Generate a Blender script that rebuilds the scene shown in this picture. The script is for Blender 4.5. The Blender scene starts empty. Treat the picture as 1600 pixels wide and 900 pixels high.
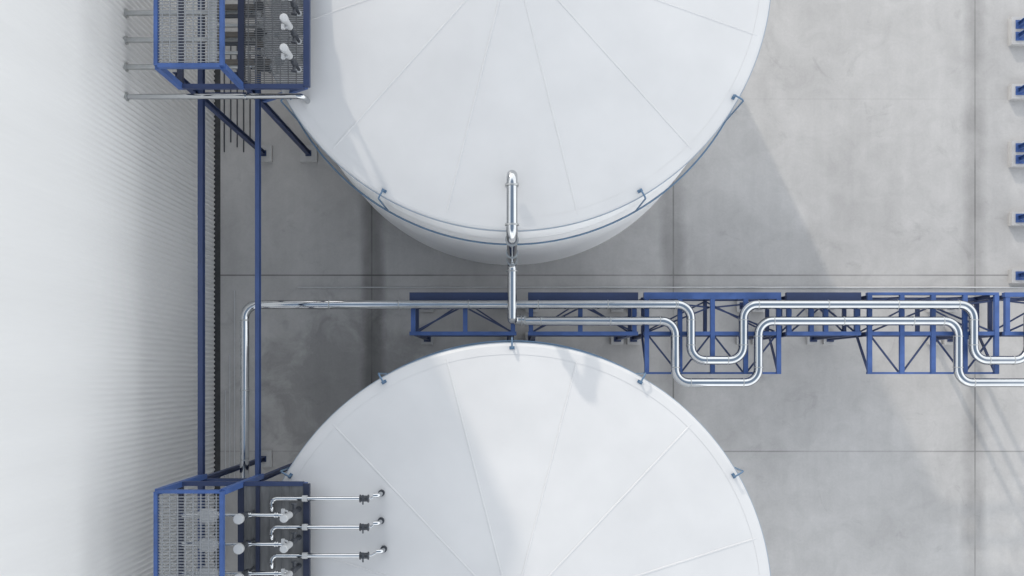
import bpy, math, random
from mathutils import Vector, Matrix
random.seed(7)
R = math.radians
scene = bpy.context.scene
col = scene.collection

# ------------------------------------------------------------------ camera
CAM_H, F = 44.7, 1361.0              # metres above the slab, focal length for a 1600 wide frame
cam_d = bpy.data.cameras.new('camera')
cam = bpy.data.objects.new('camera', cam_d); col.objects.link(cam)
cam.location = (0, 0, CAM_H); cam.rotation_euler = (0, 0, 0)
cam_d.sensor_width = 36; cam_d.lens = F / 1600 * 36
cam_d.shift_y = 135 / 1600
cam_d.clip_start = 0.5; cam_d.clip_end = 2000
scene.camera = cam
# ------------------------------------------------------------------ sky and sun
SUN_EL, SUN_AZ, VEIL = 19.5, -26.1, 14.3         # elevation; azimuth clockwise from +Y
w = bpy.data.worlds.new('World'); scene.world = w; w.use_nodes = True
nt = w.node_tree; nt.nodes.clear()
sky = nt.nodes.new('ShaderNodeTexSky'); sky.sky_type = 'NISHITA'; sky.sun_disc = False
sky.sun_elevation = R(SUN_EL); sky.sun_rotation = R(SUN_AZ % 360)
sky.air_density = 1.0; sky.dust_density = 4.0; sky.ozone_density = 1.0
bg = nt.nodes.new('ShaderNodeBackground'); bg.inputs['Strength'].default_value = 0.15
out = nt.nodes.new('ShaderNodeOutputWorld')
# a thin even veil of high cloud over the clear sky: pale near the horizon, bluer and darker overhead
wtc = nt.nodes.new('ShaderNodeTexCoord'); wsep = nt.nodes.new('ShaderNodeSeparateXYZ')
nt.links.new(wtc.outputs['Generated'], wsep.inputs[0])
ramp = nt.nodes.new('ShaderNodeValToRGB'); cr = ramp.color_ramp
cr.elements[0].position = 0.0; cr.elements[0].color = (0.95, 0.975, 1.0, 1)
cr.elements[1].position = 1.0; cr.elements[1].color = (0.13, 0.18, 0.25, 1)
for p_, c_ in ((0.45, (0.955, 0.98, 1.0, 1)), (0.70, (0.955, 0.98, 1.0, 1)), (0.80, (0.55, 0.60, 0.67, 1)), (0.87, (0.19, 0.23, 0.29, 1))):
    e_ = cr.elements.new(p_); e_.color = c_
nt.links.new(wsep.outputs[2], ramp.inputs[0])
cn = nt.nodes.new('ShaderNodeTexNoise'); cn.inputs['Scale'].default_value = 2.5; cn.inputs['Detail'].default_value = 5
nt.links.new(wtc.outputs['Generated'], cn.inputs['Vector'])
cmr = nt.nodes.new('ShaderNodeMapRange'); cmr.inputs['From Min'].default_value = 0.3; cmr.inputs['From Max'].default_value = 0.7
cmr.inputs['To Min'].default_value = VEIL * 0.8; cmr.inputs['To Max'].default_value = VEIL * 1.2
nt.links.new(cn.outputs['Fac'], cmr.inputs['Value'])
vsc = nt.nodes.new('ShaderNodeVectorMath'); vsc.operation = 'SCALE'
nt.links.new(ramp.outputs[0], vsc.inputs[0]); nt.links.new(cmr.outputs[0], vsc.inputs['Scale'])
wmx = nt.nodes.new('ShaderNodeMix'); wmx.data_type = 'RGBA'; wmx.inputs['Factor'].default_value = 0.92
nt.links.new(sky.outputs[0], wmx.inputs[6]); nt.links.new(vsc.outputs[0], wmx.inputs[7])
nt.links.new(wmx.outputs[2], bg.inputs[0]); nt.links.new(bg.outputs[0], out.inputs[0])
sd = bpy.data.lights.new('sun', 'SUN'); sd.energy = 2.0; sd.angle = R(1.3); sd.color = (1.0, 0.92, 0.82)
sun = bpy.data.objects.new('sun', sd); col.objects.link(sun)
ce = math.cos(R(SUN_EL))
sdir = Vector((math.sin(R(SUN_AZ)) * ce, math.cos(R(SUN_AZ)) * ce, math.sin(R(SUN_EL))))
sun.rotation_euler = (-sdir).to_track_quat('-Z', 'Y').to_euler()
sun.location = sdir * 80
vs = scene.view_settings
vs.view_transform = 'Standard'; vs.look = 'None'; vs.gamma = 1.0; vs.use_curve_mapping = False
vs.exposure = -0.03

# ------------------------------------------------------------------ materials
def mat(name, base, rough=0.5, metal=0.0, var=0.0, vscale=1.0, bump=0.0, bscale=20.0, spec=0.5, stretch=(1, 1, 1), rvar=0.0):
    m = bpy.data.materials.new(name); m.use_nodes = True
    t = m.node_tree; b = t.nodes['Principled BSDF']
    b.inputs['Base Color'].default_value = (*base, 1); b.inputs['Roughness'].default_value = rough
    b.inputs['Metallic'].default_value = metal; b.inputs['Specular IOR Level'].default_value = spec
    tc = t.nodes.new('ShaderNodeTexCoord'); mp = t.nodes.new('ShaderNodeMapping')
    mp.inputs['Scale'].default_value = stretch
    t.links.new(tc.outputs['Object'], mp.inputs[0])
    if var or rvar:
        n = t.nodes.new('ShaderNodeTexNoise'); n.inputs['Scale'].default_value = vscale; n.inputs['Detail'].default_value = 6
        n.inputs['Roughness'].default_value = 0.6
        t.links.new(mp.outputs[0], n.inputs['Vector'])
        if var:
            r = t.nodes.new('ShaderNodeMapRange'); r.inputs['From Min'].default_value = 0.3; r.inputs['From Max'].default_value = 0.7
            r.inputs['To Min'].default_value = 1 - var; r.inputs['To Max'].default_value = 1 + var * 0.6
            t.links.new(n.outputs['Fac'], r.inputs['Value'])
            mx = t.nodes.new('ShaderNodeVectorMath'); mx.operation = 'SCALE'
            mx.inputs[0].default_value = base
            t.links.new(r.outputs[0], mx.inputs['Scale']); t.links.new(mx.outputs[0], b.inputs['Base Color'])
        if rvar:
            r2 = t.nodes.new('ShaderNodeMapRange'); r2.inputs['From Min'].default_value = 0.3; r2.inputs['From Max'].default_value = 0.7
            r2.inputs['To Min'].default_value = max(0.02, rough - rvar); r2.inputs['To Max'].default_value = rough + rvar
            t.links.new(n.outputs['Fac'], r2.inputs['Value']); t.links.new(r2.outputs[0], b.inputs['Roughness'])
    if bump:
        n2 = t.nodes.new('ShaderNodeTexNoise'); n2.inputs['Scale'].default_value = bscale; n2.inputs['Detail'].default_value = 4
        t.links.new(mp.outputs[0], n2.inputs['Vector'])
        bp = t.nodes.new('ShaderNodeBump'); bp.inputs['Strength'].default_value = bump; bp.inputs['Distance'].default_value = 0.02
        t.links.new(n2.outputs['Fac'], bp.inputs['Height']); t.links.new(bp.outputs[0], b.inputs['Normal'])
    return m

def concrete_ground():
    m = bpy.data.materials.new('slab_concrete'); m.use_nodes = True
    t = m.node_tree; b = t.nodes['Principled BSDF']; N = t.nodes.new; L = t.links.new
    b.inputs['Roughness'].default_value = 0.85; b.inputs['Specular IOR Level'].default_value = 0.25
    tc = N('ShaderNodeTexCoord'); sep = N('ShaderNodeSeparateXYZ'); L(tc.outputs['Object'], sep.inputs[0])
    def noise(scale, detail=6, rough=0.6, stretch=None, dist=0.0):
        n = N('ShaderNodeTexNoise'); n.inputs['Scale'].default_value = scale; n.inputs['Detail'].default_value = detail
        n.inputs['Roughness'].default_value = rough; n.inputs['Distortion'].default_value = dist
        src = tc.outputs['Object']
        if stretch:
            mp = N('ShaderNodeMapping'); mp.inputs['Scale'].default_value = stretch; L(src, mp.inputs[0]); src = mp.outputs[0]
        L(src, n.inputs['Vector']); return n.outputs['Fac']
    def rng(v, a, c, d, e):
        r = N('ShaderNodeMapRange'); r.inputs['From Min'].default_value = a; r.inputs['From Max'].default_value = c
        r.inputs['To Min'].default_value = d; r.inputs['To Max'].default_value = e; L(v, r.inputs['Value']); return r.outputs[0]
    def ma(op, a, c=None):
        n = N('ShaderNodeMath'); n.operation = op
        for i, v in enumerate((a, c)):
            if v is None: continue
            if isinstance(v, (int, float)): n.inputs[i].default_value = v
            else: L(v, n.inputs[i])
        return n.outputs[0]
    def dist_to_joint(axis, off, period):
        a = ma('ADD', axis, -off + period * 20.5)
        a = ma('MODULO', a, period)
        return ma('ABSOLUTE', ma('SUBTRACT', a, period / 2))
    dx = dist_to_joint(sep.outputs[0], 8.28, 15.48)
    dy = dist_to_joint(sep.outputs[1], 5.09, 9.04)
    big = rng(noise(0.16, 5, 0.55), 0.3, 0.7, 0.9, 1.08)
    mid = rng(noise(0.8, 8, 0.65, None, 0.6), 0.3, 0.7, 0.90, 1.06)
    fine = rng(noise(9.0, 8, 0.7), 0.3, 0.7, 0.955, 1.04)
    tro = rng(noise(1.0, 4, 0.6, (2.2, 0.25, 1)), 0.3, 0.7, 0.97, 1.03)
    val = ma('MULTIPLY', ma('MULTIPLY', big, mid), ma('MULTIPLY', fine, tro))
    # scattered darker damp blotches
    bl = rng(noise(0.42, 7, 0.7, None, 1.2), 0.60, 0.72, 0.0, 1.0)
    val = ma('MULTIPLY', val, rng(bl, 0, 1, 1.0, 0.84))
    # dirt bands along the north-south joints
    wob = noise(0.35, 5, 0.6, (1, 0.6, 1))
    band = rng(ma('ADD', dx, rng(wob, 0.2, 0.8, -0.3, 0.3)), 0.25, 0.75, 1.0, 0.0)
    val = ma('MULTIPLY', val, ma('SUBTRACT', 1.0, ma('MULTIPLY', band, rng(noise(0.25, 4), 0.3, 0.7, 0.08, 0.34))))
    # shade between the two tanks painted in, over real staining, with a ragged outline
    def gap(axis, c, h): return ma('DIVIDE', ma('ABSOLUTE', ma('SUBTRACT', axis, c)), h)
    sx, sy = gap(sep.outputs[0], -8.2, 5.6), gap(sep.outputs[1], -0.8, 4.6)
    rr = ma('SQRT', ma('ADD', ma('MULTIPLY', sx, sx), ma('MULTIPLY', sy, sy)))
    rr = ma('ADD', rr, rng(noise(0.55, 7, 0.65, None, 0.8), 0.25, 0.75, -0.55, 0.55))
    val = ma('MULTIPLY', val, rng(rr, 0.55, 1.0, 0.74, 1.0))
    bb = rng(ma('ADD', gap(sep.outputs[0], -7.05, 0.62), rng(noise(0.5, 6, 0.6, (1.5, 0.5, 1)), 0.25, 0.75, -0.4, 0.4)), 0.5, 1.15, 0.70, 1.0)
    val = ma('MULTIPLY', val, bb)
    # saw-cut joints, partly filled
    lx = ma('MULTIPLY', rng(dx, 0.018, 0.05, 1.0, 0.0), rng(noise(0.18, 3, 0.5, (0, 1, 1)), 0.40, 0.60, 0.12, 0.7))
    ly = ma('MULTIPLY', rng(dy, 0.018, 0.05, 1.0, 0.0), rng(noise(0.12, 3, 0.5, (1, 0.8, 1)), 0.38, 0.58, 0.35, 0.85))
    ly = ma('MULTIPLY', ly, ma('MULTIPLY', rng(sep.outputs[1], 9.0, 11.0, 1.0, 0.12), rng(sep.outputs[1], 0.0, 2.0, 0.6, 1.0)))      # the northern joint is filled flush
    val = ma('MULTIPLY', val, ma('SUBTRACT', 1.0, ma('MULTIPLY', ma('MAXIMUM', lx, ly), 0.68)))
    sc = N('ShaderNodeVectorMath'); sc.operation = 'SCALE'; sc.inputs[0].default_value = (0.42, 0.41, 0.401)
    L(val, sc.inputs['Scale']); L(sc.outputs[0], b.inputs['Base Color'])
    bp = N('ShaderNodeBump'); bp.inputs['Strength'].default_value = 0.25; bp.inputs['Distance'].default_value = 0.01
    L(noise(14, 6), bp.inputs['Height']); L(bp.outputs[0], b.inputs['Normal'])
    return m

M = {
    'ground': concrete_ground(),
    'white': mat('white_tank_paint', (0.53, 0.531, 0.535), 0.42, var=0.05, vscale=0.35, rvar=0.08, bump=0.05, bscale=1.2),
    'shell': mat('tank_shell_paint', (0.86, 0.865, 0.87), 0.5, var=0.04, vscale=0.4, spec=0.3),
    'clad': mat('white_cladding', (0.69, 0.692, 0.69), 0.45, var=0.03, vscale=0.3, stretch=(1, 2, 0.2)),
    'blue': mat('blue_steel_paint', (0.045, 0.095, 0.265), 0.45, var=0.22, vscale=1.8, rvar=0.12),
    'blue_shaded': mat('shaded_blue_steel', (0.024, 0.040, 0.105), 0.5, var=0.15, vscale=1.3),  # shaded copy of the blue steel: shadow put into the base colour
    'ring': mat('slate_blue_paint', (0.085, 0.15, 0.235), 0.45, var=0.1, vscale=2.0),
    'steel': mat('aluminium_pipe_jacket', (0.50, 0.515, 0.53), 0.08, 1.0, var=0.05, vscale=2.5, rvar=0.03),
    'dull': mat('galvanised_steel', (0.42, 0.43, 0.43), 0.40, 0.75, var=0.12, vscale=3.0),
    'grate': mat('galvanised_grating', (0.24, 0.25, 0.265), 0.5, 0.2),
    'dark': mat('dark_valve_iron', (0.045, 0.05, 0.06), 0.5, 0.2, var=0.2, vscale=5),
    'cap': mat('pale_grey_cap_paint', (0.40, 0.41, 0.42), 0.4, var=0.03, vscale=4),
    'conc': mat('footing_concrete', (0.43, 0.425, 0.42), 0.85, var=0.1, vscale=2.5, bump=0.2, bscale=25),
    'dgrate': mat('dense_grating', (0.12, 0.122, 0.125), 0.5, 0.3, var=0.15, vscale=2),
    'mid': mat('half_shaded_blue_steel', (0.032, 0.06, 0.16), 0.5, var=0.15, vscale=1.3),  # blue steel half darkened, shade put into the colour of one beam
    'conduit': mat('pale_conduit', (0.50, 0.505, 0.51), 0.5, 0.1, var=0.1, vscale=3),
    'dnavy': mat('blackish_blue_steel', (0.012, 0.018, 0.045), 0.5, var=0.15, vscale=1.3),  # near-black tone of the blue steel, mostly for the lower deck beams
    'rust': mat('weathered_pipe_paint', (0.13, 0.115, 0.10), 0.6, 0.2, var=0.3, vscale=3),
    'edge': mat('grey_blue_edge_paint', (0.30, 0.35, 0.41), 0.5, var=0.1, vscale=1.5),
    'plate': mat('dark_deck_plate', (0.13, 0.132, 0.135), 0.6, 0.2, var=0.35, vscale=1.6, stretch=(3, 0.6, 1)),
    'drain': mat('dark_drain_channel', (0.045, 0.047, 0.05), 0.8, var=0.3, vscale=3),
}

# ------------------------------------------------------------------ mesh helpers
class MB:
    def __init__(s): s.v = []; s.f = []; s.sm = []
    def add(s, vs, fs, smooth=False):
        o = len(s.v); s.v += [tuple(v) for v in vs]
        for f in fs: s.f.append(tuple(i + o for i in f)); s.sm.append(smooth)
    def box(s, c, d):
        x, y, z = c; a, b, e = d[0] / 2, d[1] / 2, d[2] / 2
        vs = [(x + i * a, y + j * b, z + k * e) for k in (-1, 1) for j in (-1, 1) for i in (-1, 1)]
        s.add(vs, [(0, 2, 3, 1), (4, 5, 7, 6), (0, 1, 5, 4), (2, 6, 7, 3), (0, 4, 6, 2), (1, 3, 7, 5)])
        return s
    def bar(s, p, q, wd, ht=None, up=(0, 0, 1)):
        ht = wd if ht is None else ht
        p, q = Vector(p), Vector(q); d = (q - p).normalized(); u = Vector(up)
        if abs(d.dot(u)) > 0.98: u = Vector((0, 1, 0))
        sx = d.cross(u).normalized() * wd / 2; uz = sx.cross(d).normalized() * ht / 2
        vs = []
        for c in (p, q): vs += [c - sx - uz, c + sx - uz, c + sx + uz, c - sx + uz]
        s.add(vs, [(3, 2, 1, 0), (4, 5, 6, 7), (0, 1, 5, 4), (1, 2, 6, 5), (2, 3, 7, 6), (3, 0, 4, 7)])
        return s
    def ibeam(s, p, q, wd, ht, tf=0.025, tw=0.02, up=(0, 0, 1)):
        p, q = Vector(p), Vector(q); d = (q - p).normalized(); u = Vector(up)
        if abs(d.dot(u)) > 0.98: u = Vector((0, 1, 0))
        uz = d.cross(u).normalized().cross(d).normalized()
        s.bar(p + uz * (ht / 2 - tf / 2), q + uz * (ht / 2 - tf / 2), wd, tf, uz)
        s.bar(p - uz * (ht / 2 - tf / 2), q - uz * (ht / 2 - tf / 2), wd, tf, uz)
        s.bar(p, q, tw, ht - 2 * tf, uz)
        return s
    def tube(s, pts, r, bend=0.0, n=20, seg=8, caps=True):
        pts = [Vector(p) for p in pts]; path = [pts[0]]
        for i in range(1, len(pts) - 1):
            a, b, c = pts[i - 1], pts[i], pts[i + 1]
            d1 = (a - b).normalized(); d2 = (c - b).normalized(); ang = d1.angle(d2)
            if bend <= 0 or ang > 3.13: path.append(b); continue
            t = min(bend / math.tan(ang / 2), (a - b).length * 0.49, (c - b).length * 0.49)
            rad = t * math.tan(ang / 2); bis = (d1 + d2).normalized(); ctr = b + bis * (rad / math.sin(ang / 2))
            v1 = b + d1 * t - ctr; v2 = b + d2 * t - ctr; tot = v1.angle(v2); ax = v1.cross(v2).normalized()
            for k in range(seg + 1): path.append(ctr + Matrix.Rotation(tot * k / seg, 3, ax) @ v1)
        path.append(pts[-1]); s.sweep(path, r, n, caps); return s
    def sweep(s, path, r, n=20, caps=True):
        m = len(path); tan = []
        for i in range(m):
            a = path[max(i - 1, 0)]; b = path[min(i + 1, m - 1)]; tan.append((b - a).normalized())
        ref = Vector((0, 0, 1)) if abs(tan[0].z) < 0.9 else Vector((1, 0, 0))
        u = tan[0].cross(ref).normalized(); vs = []
        for i in range(m):
            if i: u = (u - tan[i] * u.dot(tan[i])).normalized()
            v = tan[i].cross(u)
            for k in range(n):
                a = 2 * math.pi * k / n; vs.append(path[i] + (u * math.cos(a) + v * math.sin(a)) * r)
        fs = [(i * n + k, i * n + (k + 1) % n, (i + 1) * n + (k + 1) % n, (i + 1) * n + k) for i in range(m - 1) for k in range(n)]
        s.add(vs, fs, True)
        if caps: s.add(vs[:n], [tuple(range(n - 1, -1, -1))]); s.add(vs[-n:], [tuple(range(n))])
    def cyl(s, p, q, r, n=20): s.tube([p, q], r, 0, n); return s
    def lathe(s, c, prof, n=24, smooth=True):
        c = Vector(c)
        for (r0, z0), (r1, z1) in zip(prof[:-1], prof[1:]):          # one smooth ring per band, crisp between bands
            vs = []
            for r, z in ((r0, z0), (r1, z1)):
                for k in range(n):
                    a = 2 * math.pi * k / n; vs.append((c.x + r * math.cos(a), c.y + r * math.sin(a), c.z + z))
            s.add(vs, [(k, (k + 1) % n, n + (k + 1) % n, n + k) for k in range(n)], smooth)
        return s
    def build(s, name, m, parent=None, loc=None):
        me = bpy.data.meshes.new(name); me.from_pydata(s.v, [], s.f); me.update()
        for p, k in zip(me.polygons, s.sm): p.use_smooth = k
        me.materials.append(M[m]); o = bpy.data.objects.new(name, me); col.objects.link(o)
        if parent is not None:
            o.parent = parent
            pl = parent
            off = Vector((0, 0, 0))
            while pl is not None: off += Vector(pl.location); pl = pl.parent
            me.transform(Matrix.Translation(-off))
        elif loc is not None:
            me.transform(Matrix.Translation(-Vector(loc))); o.location = loc
        return o

def tag(o, label, cat, group=None):
    o['label'] = label; o['category'] = cat
    if group: o['group'] = group
    return o
def thing(name, label, cat, loc, group=None):
    o = bpy.data.objects.new(name, None); col.objects.link(o); o.location = loc; o.empty_display_size = 0.3
    return tag(o, label, cat, group)
def structure(o): o['kind'] = 'structure'; return o
def copy_tree(o, parent=None):
    c = o.copy(); col.objects.link(c)
    if parent is not None: c.parent = parent
    for ch in list(o.children): copy_tree(ch, c)
    return c

# ------------------------------------------------------------------ the slab
g = MB(); E = 500
g.add([(-E, -E, 0), (E, -E, 0), (E, E, 0), (-E, E, 0)], [(0, 1, 2, 3)])
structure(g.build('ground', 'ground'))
WX = -15.2                             # outer face of the tall building's east wall
d = MB(); d.add([(WX - 0.1, -45, 0.004), (WX + 0.24, -45, 0.004), (WX + 0.24, 25.6, 0.004), (WX - 0.1, 25.6, 0.004)], [(0, 1, 2, 3)])
structure(d.build('drain_channel', 'drain'))

# ------------------------------------------------------------------ tall white building on the left
BH, BY0, BY1, BX0 = 24.5, -45.0, 25.7, -48.0
bld = thing('building', 'tall white building with a ribbed metal side wall, filling the left of the photo', 'building', (WX - 0.2, -10, 0))
cw = MB(); pitch, dep = 0.23, 0.068
prof = [(BY0 + (i + fy) * pitch, fx) for i in range(int((BY1 - BY0) / pitch)) for fy, fx in ((0.0, 0.0), (0.14, 0.1), (0.36, 0.9), (0.5, 1.0), (0.64, 0.9), (0.86, 0.1))]
prof.append((BY1, 0.0)); n_ = len(prof)
zs = [(0.12, 1.0), (9.0, 1.0), (11.5, 0.6), (13.5, 0.25), (16.0, 0.05), (BH, 0.0)]      # rib depth fades upward, shaping in the stripes' loss to haze and glare
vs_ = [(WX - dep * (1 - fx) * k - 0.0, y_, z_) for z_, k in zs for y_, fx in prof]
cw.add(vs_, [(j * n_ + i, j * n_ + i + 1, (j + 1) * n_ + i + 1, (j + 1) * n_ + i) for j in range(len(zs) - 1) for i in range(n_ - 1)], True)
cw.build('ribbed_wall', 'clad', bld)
bw = MB(); bx1 = WX - dep - 0.03
bw.box(((BX0 + bx1) / 2, (BY0 + BY1) / 2, BH / 2), (bx1 - BX0, BY1 - BY0, BH)); bw.build('wall', 'clad', bld)
br = MB(); br.box(((BX0 + WX) / 2, (BY0 + BY1) / 2, BH + 0.163), (WX - BX0 + 0.1, BY1 - BY0 + 0.1, 0.32)); br.build('roof', 'clad', bld)

# ------------------------------------------------------------------ storage tanks
TR, TH, RISE = 10.0, 11.0, 1.7
YU, YL = 15.64, -8.85
def make_tank(yc, label):
    t = thing('storage_tank', label, 'storage tank', (0, yc, 0), 'white storage tanks')
    n = 216
    sh = MB(); prof = [(TR + 0.03, 0.0), (TR + 0.03, 3.6), (TR, 4.4)]
    for z in (6.4, 8.6): prof += [(TR, z - 0.02), (TR - 0.012, z - 0.01), (TR - 0.012, z + 0.01), (TR, z + 0.02)]
    prof += [(TR, TH - 0.22)]
    sh.lathe((0, yc, 0), prof, n); sh.build('shell', 'shell', t)
    ro = MB()
    def rz(r): return TH + 0.03 + RISE * (1 - r / TR)
    ro.lathe((0, yc, 0), [(TR - 0.18, rz(TR - 0.18)), (TR * 0.66, rz(TR * 0.66)), (TR * 0.33, rz(TR * 0.33)), (0.3, rz(0.3)), (0.001, rz(0.25))], n)
    for k in range(12):                                   # standing seams of the roof sheets
        a = R(15 + 30 * k); ca, sa = math.cos(a), math.sin(a); r0, r1, hw, hh = 0.35, TR - 0.22, 0.045, 0.017
        px_, py_ = -sa * hw, ca * hw
        vv = []
        for r in (r0, r1):
            bx, by, bz = ca * r, yc + sa * r, rz(r)
            vv += [(bx - px_, by - py_, bz - 0.01), (bx - px_ * .5, by - py_ * .5, bz + hh), (bx + px_ * .5, by + py_ * .5, bz + hh), (bx + px_, by + py_, bz - 0.01)]
        ro.add(vv, [(0, 4, 5, 1), (1, 5, 6, 2), (2, 6, 7, 3), (0, 1, 2, 3), (7, 6, 5, 4)])
    ro.build('roof', 'white', t)
    rim = MB()
    rim.lathe((0, yc, 0), [(TR - 0.38, rz(TR - 0.38) - 0.02), (TR - 0.38, rz(TR - 0.38) + 0.012), (TR - 0.05, rz(TR) + 0.012), (TR + 0.04, TH - 0.0), (TR + 0.06, TH - 0.05), (TR + 0.06, TH - 0.24), (TR - 0.01, TH - 0.25)], n)
    rim.build('roof_rim', 'white', t)
    de = MB(); de.lathe((0, yc, 0), [(TR + 0.061, TH - 0.06), (TR + 0.095, TH - 0.065), (TR + 0.095, TH - 0.19), (TR + 0.061, TH - 0.2)], n); de.build('drip_edge', 'edge', t)
    ring = MB(); path = [Vector((math.cos(2 * math.pi * k / 180) * (TR + 0.24), yc + math.sin(2 * math.pi * k / 180) * (TR + 0.24), 8.5)) for k in range(181)]
    ring.sweep(path, 0.038, 8, False); ring.build('spray_ring', 'ring', t)
    for k in range(12):
        a = R(30 * k); e = Vector((math.cos(a), math.sin(a), 0)); s_ = Vector((-e.y, e.x, 0)); c = Vector((0, yc, 0))
        b = MB()
        P = [c + e * (TR - 0.12) + Vector((0, 0, TH + 0.30)), c + e * (TR + 0.26) + Vector((0, 0, TH + 0.30)), c + e * (TR + 0.24) + Vector((0, 0, 8.5))]
        b.tube(P, 0.036, 0.12, 8, 4)
        b.bar(c + e * (TR - 0.12) + Vector((0, 0, TH + 0.02)), c + e * (TR - 0.12) + Vector((0, 0, TH + 0.34)), 0.07, 0.05)
        q = c + e * (TR - 0.12) + Vector((0, 0, TH + 0.085))
        b.bar(q - s_ * 0.10, q + s_ * 0.10, 0.12, 0.025)
        b.build('ring_bracket', 'ring', t)
    return t
make_tank(YU, 'white storage tank at the top of the photo, its side wall and base showing')
make_tank(YL, 'white storage tank at the bottom of the photo, three hooked pipes over its roof')

# ------------------------------------------------------------------ pipe rack
ZT, ZB = 5.52, 4.1
ZP, PR = 5.9, 0.2
def at(u, v, z): k = (CAM_H - z) / F; return Vector(((u - 800) * k, (585 - v) * k, z))
YA, YB_ = at(0, 476, ZP).y, at(0, 501.5, ZP).y            # pipe lines on the rack
YN, YS, YE = 3.50, 1.84, 0.06
def rack(x0, x1, label, cross, ext=False, feet=True, nw=0.36, nm='blue_shaded'):
    t = thing('pipe_rack', label, 'pipe rack', ((x0 + x1) / 2, 2.6, 0), 'blue pipe rack frames')
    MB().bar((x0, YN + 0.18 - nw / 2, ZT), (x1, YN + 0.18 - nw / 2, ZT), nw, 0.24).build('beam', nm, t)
    MB().bar((x0, YS, ZT), (x1, YS, ZT), 0.17, 0.24).build('beam', 'blue', t)
    if ext: MB().bar((x0, YE, ZT), (x1, YE, ZT), 0.09, 0.12).build('beam', 'blue', t)
    for x in cross:
        MB().bar((x, (YE - 0.04) if ext else YS + 0.087, ZT + (0.063 if ext else 0.0)), (x, YN + 0.178 - nw, ZT + (0.063 if ext else 0.0)), 0.2, 0.16 if ext else 0.2).build('cross_beam', 'blue', t)
    # lower chord
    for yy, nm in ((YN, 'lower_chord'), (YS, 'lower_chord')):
        MB().bar((x0 + 0.1, yy, ZB), (x1 - 0.1, yy, ZB), 0.16, 0.18).build(nm, 'blue_shaded', t)
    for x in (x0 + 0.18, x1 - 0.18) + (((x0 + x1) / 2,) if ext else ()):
        MB().bar((x, YS + 0.09, ZB), (x, YN - 0.09, ZB), 0.16, 0.16).build('lower_cross_beam', 'blue_shaded', t)
    # side truss diagonals
    nb = max(2, round((x1 - x0) / 1.55)); dx = (x1 - x0 - 0.36) / nb
    def one(p, q, a, b=None, nm='brace'): MB().bar(p, q, a, b).build(nm, 'blue_shaded', t)
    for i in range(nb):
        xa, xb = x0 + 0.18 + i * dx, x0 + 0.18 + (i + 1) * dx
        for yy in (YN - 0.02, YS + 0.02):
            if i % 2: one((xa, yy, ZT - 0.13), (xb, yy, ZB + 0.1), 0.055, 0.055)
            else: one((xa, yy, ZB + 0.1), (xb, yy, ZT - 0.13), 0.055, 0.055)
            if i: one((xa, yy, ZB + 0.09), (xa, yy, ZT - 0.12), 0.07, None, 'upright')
    # plan bracing
    zz = ZT - 0.06
    xm = (x0 + x1) / 2
    ym = (YN + YS) / 2 + 0.35
    for sx in (-1, 1):
        xe = xm + sx * ((x1 - x0) / 2 - 0.25)
        one((xm + sx * 0.1, ym, zz), (xe, YS + 0.1, zz), 0.075, 0.06)
        one((xm + sx * 0.1, ym, zz), (xe, YN - 0.2, zz), 0.075, 0.06)
        one((x0 + 0.18 if sx < 0 else x1 - 0.18, YS + 0.1, ZB), (xm, YN - 0.1, ZB), 0.07, 0.06)
    if ext:
        for i in range(len(cross) - 1):
            a, b2 = cross[i] + 0.1, cross[i + 1] - 0.1
            ya, yb = (YS - 0.1, YE + 0.06) if i % 2 == 0 else (YE + 0.06, YS - 0.1)
            one((a, ya, zz), (b2, yb, zz), 0.075, 0.06)
        for x in (cross[0], cross[-1]):
            one((x, YE + 0.1, ZT - 0.08), (x, YS - 0.05, ZB + 0.05), 0.09, 0.09)
    # pipe shoes
    for x in cross[1:-1] if len(cross) > 2 else cross:
        for yy in (YA, YB_):
            if ext or (yy == YB_ and x < 1): continue
            MB().box((x, yy, ZT + 0.14), (0.16, 0.2, 0.075)).build('pipe_shoe', 'dull', t)
    if feet:
        for x in (x0 + 0.28, x1 - 0.28):
            for yy in (YN, YS):
                c = MB(); c.ibeam((x, yy, 0.3), (x, yy, ZT - 0.12), 0.2, 0.2); c.box((x, yy, 0.285), (0.36, 0.36, 0.03)); c.build('column', 'blue_shaded', t)
                MB().box((x, yy, 0.135), (0.62, 0.62, 0.27)).build('footing', 'conc', t)
    return t
rack(-4.6, 0.2, 'blue steel pipe rack left of the vertical drop of the gooseneck pipe', (-4.44, -2.1, 0.04))
rack(0.72, 5.66, 'blue steel pipe rack right beside the drop of the gooseneck pipe', (0.85, 3.07, 5.5))
rack(5.92, 12.07, 'wide blue pipe rack under the first pipe loop, beside the lower tank', (6.05, 7.54, 9.0, 10.49, 11.97), True, True, 0.3, 'blue')
rack(12.32, 15.66, 'short blue pipe rack between the two wide racks under the pipe loops', (12.45, 13.45, 14.1, 15.5))
rack(15.95, 21.84, 'wide blue pipe rack under the second pipe loop near the right edge', (16.05, 17.5, 18.9, 20.33, 21.74), True, True, 0.12, 'blue')
rack(22.1, 27.6, 'blue pipe rack cut off by the right edge of the photo', (22.25, 23.6, 25.0, 26.3, 27.4), False, True, 0.2, 'blue')

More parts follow.
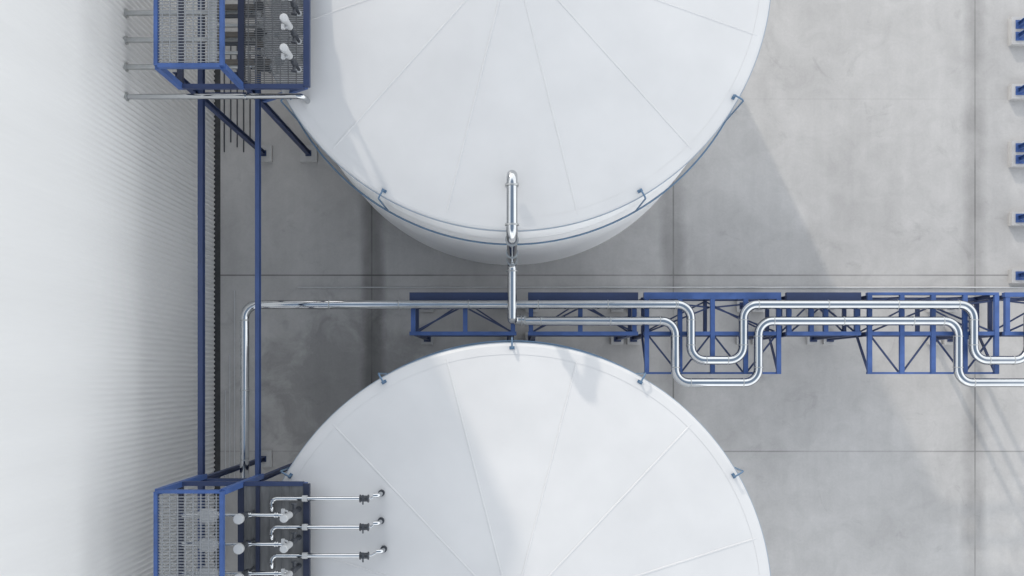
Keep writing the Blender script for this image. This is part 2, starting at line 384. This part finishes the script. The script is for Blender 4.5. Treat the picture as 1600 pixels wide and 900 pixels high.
# ------------------------------------------------------------------ insulated pipes
def bands(par, p, q, r, every=2.4, start=0.5, wd=0.045):
    p, q = Vector(p), Vector(q); L = (q - p).length; dd = (q - p).normalized(); s = start
    while s < L - 0.5:
        if (p + dd * s).x < 34: MB().cyl(p + dd * s, p + dd * (s + wd), r + 0.013, 20).build('jacket_band', 'dull', par)
        s += every
    if L < 60: MB().cyl(q - dd * start, q - dd * (start + wd), r + 0.013, 20).build('jacket_band', 'dull', par)
YA2, YB2 = at(0, 563, ZP).y, at(0, 598, ZP).y             # bottoms of the loops
X = lambda u: at(u, 0, ZP).x
up = thing('insulated_pipe', 'long silver pipe turning down along the white building, inner line of the loops', 'pipe', (0, YA, ZP), 'silver insulated pipes on the rack')
pp = [(X(382), at(0, 960, ZP).y, ZP), (X(382), YA, ZP), (X(1079.5), YA, ZP), (X(1079.5), YA2, ZP), (X(1161), YA2, ZP), (X(1161), YA, ZP),
      (X(1521), YA, ZP), (X(1521), YA2, ZP), (X(1607), YA2, ZP), (X(1607), YA, ZP), (X(1900), YA, ZP)]
m_ = MB(); m_.tube(pp, PR, 0.62, 24, 10)
for a, b in zip(pp[:-1], pp[1:]):
    bands(up, a, b, PR, 3.1, 0.66)
m_.build('pipe_run', 'steel', up)
lo = thing('insulated_pipe', 'silver pipe arching off the top tank roof, then following the outer line of the loops', 'pipe', (0, YB_, ZP), 'silver insulated pipes on the rack')
ZG = 13.6
yr, yd = at(0, 277, 13.0).y, 4.92
yq = 2.42
pg = [(0, yr, 11.5), (0, yr, ZG), (0, yd, ZG), (0, yd, 6.75), (0, yq, 6.75), (0, yq, 5.2)]
m_ = MB(); m_.tube(pg[:5] , PR, 0.34, 24, 8, True)
m_.tube([(0, yq + 0.5, 6.75), (0, yq, 6.75), (0, yq, ZP), (0.6, yq, ZP)], PR - 0.002, 0.36, 24, 8)
m_.build('riser', 'steel', lo)
fl = [((0, yr, 11.62), 'z'), ((0, yr - 0.42, ZG), 'y'), ((0, yd + 0.42, ZG), 'y'), ((0, yd, 12.9), 'z'), ((0, yd, 9.5), 'z'), ((0, yd, 7.2), 'z'), ((0, yd - 0.42, 6.75), 'y'), ((0.42, yq, ZP), 'x'), ((0.56, yq, ZP), 'x')]
for (cx, cy, cz), ax in fl:
    dv = {'x': Vector((0.03, 0, 0)), 'y': Vector((0, 0.03, 0)), 'z': Vector((0, 0, 0.03))}[ax]
    c = Vector((cx, cy, cz)); MB().cyl(c - dv, c + dv, PR + 0.05, 24).build('flange', 'dull', lo)
pp2 = [(0.6, YB_, ZP), (X(1055), YB_, ZP), (X(1055), YB2, ZP), (X(1185), YB2, ZP), (X(1185), YB_, ZP), (X(1497), YB_, ZP), (X(1497), YB2, ZP), (X(1640), YB2, ZP), (X(1640), YB_, ZP), (X(1900), YB_, ZP)]
m_ = MB(); m_.tube(pp2, PR, 0.62, 24, 10)
for a, b in zip(pp2[:-1], pp2[1:]): bands(lo, a, b, PR, 3.1, 0.66)
m_.build('pipe_run', 'steel', lo)

# ------------------------------------------------------------------ access towers on the left and the beams between them
ZL, ZU, ZBm = 12.0, 14.2, 9.4
XA, XB, XC = -12.45, -10.15, -7.7
def grating(x0, x1, y0, y1, z, fine=0.105, cross=0.27, bar=0.03):
    m = MB(); y = y0 + fine / 2
    while y < y1: m.bar((x0, y, z), (x1, y, z), bar, 0.03); y += fine
    x = x0 + cross / 2
    while x < x1: m.bar((x, y0, z + 0.004), (x, y1, z + 0.004), 0.036, 0.03); x += cross
    return m
def tower(ye, s, label, fine_low):
    # ye: the edge facing the middle of the photo, s: direction away from it
    L = 8.4; yo = ye + s * L
    t = thing('access_tower', label, 'platform tower', (-10, ye + s * L / 2, 0), 'blue access towers')
    lo_, hi = min(ye, yo), max(ye, yo)
    for x in (XA, XB):
        MB().bar((x, ye, ZU), (x, yo, ZU), 0.13, 0.2).build('deck_beam', 'blue', t)
    for y in (ye, yo): MB().bar((XA + 0.066, y, ZU), (XB - 0.066, y, ZU), 0.15 if s > 0 else 0.12, 0.19).build('deck_beam', 'blue', t)
    grating(XA + 0.09, XB - 0.09, lo_ + 0.08, hi - 0.08, ZU + 0.05).build('grating', 'grate', t)
    for x in (XA, XB, XC): MB().bar((x, ye, ZL), (x, yo, ZL), 0.22 if x != XA else 0.18, 0.24).build('deck_beam', 'dnavy' if x != XC or s < 0 else 'blue_shaded', t)
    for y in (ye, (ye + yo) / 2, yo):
        MB().bar((XA + 0.092, y, ZL), (XB - 0.112, y, ZL), 0.16, 0.2).build('deck_beam', 'blue_shaded', t)
        MB().bar((XB + 0.112, y, ZL), (XC - 0.112, y, ZL), 0.16, 0.2).build('deck_beam', 'blue_shaded', t)
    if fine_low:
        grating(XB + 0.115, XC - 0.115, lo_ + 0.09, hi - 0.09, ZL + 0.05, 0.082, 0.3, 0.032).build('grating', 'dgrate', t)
    else:
        pm = MB(); pm.box(((XB + XC) / 2, (lo_ + hi) / 2, ZL + 0.06), (XC - XB - 0.23, hi - lo_ - 0.17, 0.02))
        for xx in (-9.9, -9.05, -8.6, -8.3): pm.bar((xx, lo_ + 0.1, ZL + 0.08), (xx, hi - 0.1, ZL + 0.08), 0.03, 0.03)
        pm.build('deck_plate', 'plate', t)
        MB().bar((-9.5, lo_ + 0.1, ZL + 0.13), (-9.5, hi - 0.1, ZL + 0.13), 0.14, 0.12).build('pipe_bearer', 'dnavy', t)
    for y in (ye, yo):
        for x in (XA, XB):
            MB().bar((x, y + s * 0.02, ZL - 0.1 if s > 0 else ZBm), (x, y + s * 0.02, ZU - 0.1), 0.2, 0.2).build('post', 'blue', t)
    yc = ye - s * 0.1 if s < 0 else ye + s * 0.5
    yc = ye + 0.5 if s > 0 else ye - 0.22
    for y in (yc, yo - s * 0.3):
        for x in (XA - 0.25, XB - 0.25):
            c = MB(); c.ibeam((x, y, 0.22), (x, y, (ZL if s > 0 else ZBm) - 0.15), 0.21, 0.21); c.box((x, y, 0.215), (0.3, 0.3, 0.03)); c.build('column', 'blue_shaded', t)
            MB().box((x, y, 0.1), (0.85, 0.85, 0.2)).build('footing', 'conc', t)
        MB().bar((XA - 0.1, y, ZBm - 0.02), (XB - 0.14, y, ZBm - 0.02), 0.2, 0.24).build('cross_beam', 'blue_shaded', t)
    k = MB(); k.bar((XB + 0.1, ye + s * 0.3 - 0.0, ZBm), (XC - 0.05, ye + s * 0.04, ZL - 0.13), 0.15, 0.15); k.build('knee_brace', 'blue', t)
    return t
tower(10.8, 1, 'blue access tower with grating decks beside the top tank', True)
tower(-4.1, -1, 'blue access tower with grating deck beside the bottom tank', False)
pbg = thing('pipe_bridge', 'pair of long blue steel beams bridging between the two access towers', 'steel beams', ((XA + XB) / 2, 3.5, 0))
for x, m, bwid in ((-12.5, 'blue_shaded', 0.205), (-10.22, 'mid', 0.165)):
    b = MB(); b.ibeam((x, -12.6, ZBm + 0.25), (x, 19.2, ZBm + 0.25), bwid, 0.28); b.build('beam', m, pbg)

# pipes from the building wall to the top tower
def wall_pipe(y, x1, z0, z1, label, down, dy=-0.02):
    t = thing('wall_pipe', label, 'pipe', (WX, y, z0), 'grey pipes entering the ribbed wall')
    m = MB()
    end = [(x1, y + dy, z1), (x1 + 0.01, y + dy, z1 - 0.75 if down else z1 + 0.9)]
    m.tube([(WX - 0.03, y, z0)] + end, 0.105, 0.24, 18, 8); m.build('pipe_run', 'dull' if not down else 'steel', t)
    f = MB(); f.cyl((WX - 0.01, y, z0), (WX + 0.05, y, z0), 0.17, 18); f.build('wall_flange', 'dull', t)
    xm = -10.2; f = MB(); zz = z0 + (z1 - z0) * (xm - WX) / (x1 - WX); ym = y + dy * (xm - WX) / (x1 - WX); f.cyl((xm - 0.03, ym, zz), (xm + 0.03, ym, zz), 0.135, 18); f.build('flange', 'steel', t)
    if not down:
        for xv, m in ((-9.75, 'dark'), (-8.95, 'dull')):
            v = MB(); v.cyl((xv - 0.2, y - 0.01, z0 + .12), (xv + 0.2, y - 0.01, z0 + .12), 0.2, 16); v.cyl((xv - 0.26, y - 0.01, z0 + .12), (xv - 0.2, y - 0.01, z0 + .12), 0.26, 16); v.cyl((xv + 0.2, y - 0.01, z0 + .12), (xv + 0.26, y - 0.01, z0 + .12), 0.26, 16)
            v.cyl((xv, y - 0.01, z0 + .2), (xv, y - 0.01, z0 + .75), 0.05, 12); v.cyl((xv, y - 0.01, z0 + .7), (xv, y - 0.01, z0 + .74), 0.2, 18); v.build('valve', m, t)
wall_pipe(10.95, -7.88, 10.35, 11.74, 'silver pipe from the ribbed wall to the top tank roof, lowest of the four', True, -0.42)
names = ['grey wall pipe under the top tower, second from the bottom', 'grey wall pipe under the top tower, third from the bottom', 'grey wall pipe under the top tower, nearest the top edge']
for i, lb in enumerate(names): wall_pipe(12.10 + 1.06 * i, -8.0, 10.4, 10.6, lb, False)

# small-bore manifold under the top tower's decks
mf = thing('pipe_manifold', 'dark rows of small pipes with valves below the top tower decks', 'manifold', (-9.9, 14, 10.9))
MB().cyl((-9.05, 11.6, 10.95), (-9.05, 17.5, 10.95), 0.13, 16).build('header', 'dull', mf)
MB().cyl((-11.6, 12.05, 10.95), (-11.6, 17.5, 10.95), 0.2, 18).build('header', 'dull', mf)
for k in range(15):
    yy = 12.1 + 0.355 * k
    MB().cyl((-11.4, yy, 10.95), (-9.15, yy, 10.95), 0.075 if k % 3 else 0.11, 14).build('branch_pipe', ('rust', 'dull', 'dark')[k % 3], mf)
    b = MB(); xv = -9.75 + 0.18 * (k % 2); b.cyl((xv - 0.12, yy, 10.95), (xv + 0.12, yy, 10.95), 0.13, 14); b.cyl((xv, yy, 11.0), (xv, yy, 11.35), 0.03, 8); b.build('branch_valve', ('dark', 'rust', 'cap')[(k * 2) % 3], mf)
# tall relief valves on the top tower's deck
def relief(x, y, z, label, group, s=1):
    t = thing('relief_valve', label, 'valve', (x, y, z), group)
    MB().cyl((x, y, z), (x, y, z + 0.05), 0.11, 18).build('flange', 'cap' if s > 0 else 'dark', t)
    b = MB(); b.lathe((x, y, z), [(0.06, 0.05), (0.06, 0.5), (0.11, 0.56), (0.11, 0.85), (0.075, 0.92), (0.075, 1.25), (0.12, 1.3), (0.12, 1.36)], 18); b.build('body', 'dark', t)
    b = MB(); b.lathe((x, y, z), [(0.105, 1.36), (0.12, 1.4), (0.12, 2.05), (0.145, 2.1), (0.145, 2.24), (0.12, 2.28), (0.001, 2.29)], 20); b.build('bonnet', 'cap', t)
    b = MB(); b.cyl((x - 0.02, y, z + 0.7), (x - 0.02, y - 0.26 * s, z + 0.7), 0.06, 14); b.cyl((x - 0.02, y - 0.26 * s, z + 0.7), (x - 0.02, y - 0.31 * s, z + 0.7), 0.11, 14); b.build('outlet', 'dark', t)
    b = MB(); b.bar((x - 0.1, y - 0.12 * s, z + 1.95), (x - 0.1, y - 0.3 * s, z + 1.95), 0.1, 0.12); b.bar((x + 0.06, y - 0.2 * s, z + 1.9), (x - 0.12, y - 0.26 * s, z + 1.9), 0.05, 0.05); b.build('lever', 'cap', t)
for i, lb in enumerate(('white capped relief valve on the top tower, nearest the long silver pipe', 'white capped relief valve on the top tower, second from the long silver pipe', 'dark relief valve on the top tower, cut off at the top edge of the photo')):
    relief(-7.98, 11.42 + 1.05 * i, 12.03, lb, 'relief valves on the top tower')

# valve lines on the bottom tower, hooked pipes over the bottom tank
ordn = ['nearest the tower corner', 'in the middle row', 'at the bottom edge']
for i in range(4):
    y = -5.12 - 1.06 * i
    if i < 3:
        relief(-7.98, y + 0.08, 12.03, 'white capped relief valve on the bottom tower, ' + ordn[i], 'relief valves on the bottom tower', -1)
        t = thing('valve_line', 'silver valve line with a round pale cap on the bottom tower, ' + ordn[i], 'valve line', (-10, y, 13), 'valve lines on the bottom tower')
        m = MB(); m.cyl((-12.0, y, 13.0), (-9.75, y, 13.0), 0.07, 16); m.cyl((-9.6, y, 13.0), (-8.1, y, 13.0), 0.075, 16); m.build('pipe_run', 'steel', t)
        for x in (-9.57, -9.5, -8.6, -8.52): MB().cyl((x - 0.025, y, 13), (x + 0.025, y, 13), 0.12, 18).build('flange', 'steel', t)
        b = MB(); b.lathe((-9.68, y, 12.1), [(0.05, 0), (0.05, 0.6), (0.13, 0.7), (0.13, 1.1), (0.09, 1.2), (0.09, 1.5), (0.16, 1.55), (0.16, 1.62)], 20); b.build('valve_body', 'dark', t)
        b = MB(); b.lathe((-9.68, y, 12.1), [(0.165, 1.62), (0.185, 1.66), (0.185, 1.80), (0.165, 1.84), (0.001, 1.85)], 24); b.build('valve_cap', 'cap', t)
        b = MB(); b.box((-11.05, y - 0.02, 13.0), (0.5, 0.44, 0.4)); b.cyl((-11.4, y, 13), (-11.3, y, 13), 0.13, 16); b.cyl((-10.8, y, 13), (-10.7, y, 13), 0.13, 16); b.build('actuator_box', 'cap', t)
    if i < 3:
        zp = 12.32; yp = at(0, 779 + 44.6 * i, zp).y
        xe = at(592 + (0, 0, 5)[i], 0, zp).x; ye_ = at(0, (774, 817.5, 861.5)[i], zp).y
        t = thing('hooked_pipe', 'thin silver hooked pipe onto the bottom tank roof, ' + ('nearest the rack', 'between its two neighbours', 'at the bottom edge')[i], 'pipe', (-7, yp, zp), 'hooked pipes over the bottom tank')
        x0 = at(424.5, 0, zp).x
        m = MB(); m.tube([(x0, yp - 0.52, zp - 0.9), (x0, yp - 0.5, zp), (x0, yp, zp), (-5.55, yp, zp)], 0.082, 0.2, 16, 8)
        m.build('pipe_run', 'steel', t)
        m = MB(); m.tube([(-5.4, yp, zp), (-5.25, yp, zp), (xe - 0.12, ye_, zp), (xe - 0.05, ye_, zp)], 0.042, 0.12, 16, 8); m.tube([(xe - 0.2, ye_, zp), (xe, ye_, zp), (xe, ye_, 11.5)], 0.085, 0.14, 18, 8); m.build('nozzle_pipe', 'steel', t)
        zr = TH + 0.03 + RISE * (1 - math.hypot(xe, ye_ - YL) / TR); m = MB(); m.cyl((xe, ye_, zr - 0.03), (xe, ye_, zr + 0.12), 0.125, 18); m.build('nozzle_flange', 'dark', t)
        m = MB(); m.cyl((-5.62, yp, zp), (-5.36, yp, zp), 0.115, 16); m.cyl((-5.66, yp, zp), (-5.62, yp, zp), 0.15, 16); m.cyl((-5.36, yp, zp), (-5.32, yp, zp), 0.15, 16)
        m.cyl((-5.49, yp, zp), (-5.49, yp, zp + 0.3), 0.05, 12); m.bar((-5.49, yp - 0.18, zp + 0.3), (-5.49, yp + 0.18, zp + 0.3), 0.05, 0.03); m.build('valve', 'dark', t)
        m = MB(); m.cyl((XC - 0.09, yp, zp), (XC + 0.09, yp, zp), 0.12, 16); m.box((XC, yp, zp - 0.15), (0.16, 0.14, 0.1)); m.build('clamp', 'cap', t)

# ------------------------------------------------------------------ conduits on the slab
def conduit(p, q, r, label, m='conduit', grp='thin conduits on the slab'):
    c = Vector(((p[0] + q[0]) / 2, (p[1] + q[1]) / 2, 0)); b = MB(); b.cyl((p[0], p[1], r + 0.01), (q[0], q[1], r + 0.01), r, 10)
    tag(b.build('conduit', m, None, c), label, 'conduit', grp)
conduit((-11.0, 4.46), (40, 4.46), 0.035, 'long thin pale conduit on the slab between the top tank and the rack')
for k, (x, y0, y1, lb) in enumerate(((-14.22, 4.3, -6, 'thin pale conduit nearest the silver pipe, along the ribbed wall'), (-14.47, 1.0, -6, 'thin conduit along the ribbed wall, second from the silver pipe'), (-14.7, -0.8, -6, 'short thin conduit along the ribbed wall, nearest the wall'))):
    conduit((x, y0), (x, y1), 0.03, lb)
for k in range(5):
    conduit((-14.75 + 0.33 * k, 11.4 + 0.25 * ((k * 2) % 3)), (-14.75 + 0.33 * k, 17), 0.03, 'thin dark conduit under the top tower, ' + ('nearest the wall', 'second from the wall', 'third from the wall', 'fourth from the wall', 'farthest from the wall')[k], 'dark', 'dark conduits under the top tower')

# ------------------------------------------------------------------ plinths and columns at the right edge
pl = [(26, 69, 2), (131, 154, 1), (220, 260, 2), (331, 352, 1), (421, 442, 1)]
pn = ['first from the top', 'second from the top', 'third from the top', 'fourth from the top', 'lowest, near the rack']
for i, (v0, v1, n) in enumerate(pl):
    zt = 0.32; y1, y0 = at(0, v0, zt).y, at(0, v1, zt).y; x0 = at(1581, 0, zt).x; x1 = x0 + 2.4
    t = MB(); t.box(((x0 + x1) / 2, (y0 + y1) / 2, zt / 2), (x1 - x0, y1 - y0, zt))
    tag(t.build('concrete_plinth', 'conc', None, ((x0 + x1) / 2, (y0 + y1) / 2, 0)), ('long' if n == 2 else 'short') + ' pale concrete plinth at the right edge, ' + pn[i], 'plinth', 'concrete plinths at the right edge')
    for k in range(n):
        yy = (y0 + y1) / 2 + (0.3 if n == 2 and k == 0 else -0.3 if n == 2 else 0.02)
        xx = x0 + 0.42
        c = thing('steel_column', 'blue steel column on the plinth ' + pn[i] + (', upper of the pair' if n == 2 and k == 0 else ', lower of the pair' if n == 2 else ''), 'column', (xx, yy, zt), 'blue columns at the right edge')
        MB().box((xx, yy, zt + 0.02), (0.46, 0.44, 0.04)).build('base_plate', 'blue', c)
        b = MB(); b.ibeam((xx, yy, zt + 0.04), (xx, yy, 3.2), 0.26, 0.26, 0.03, 0.03); b.build('shaft', 'blue', c)
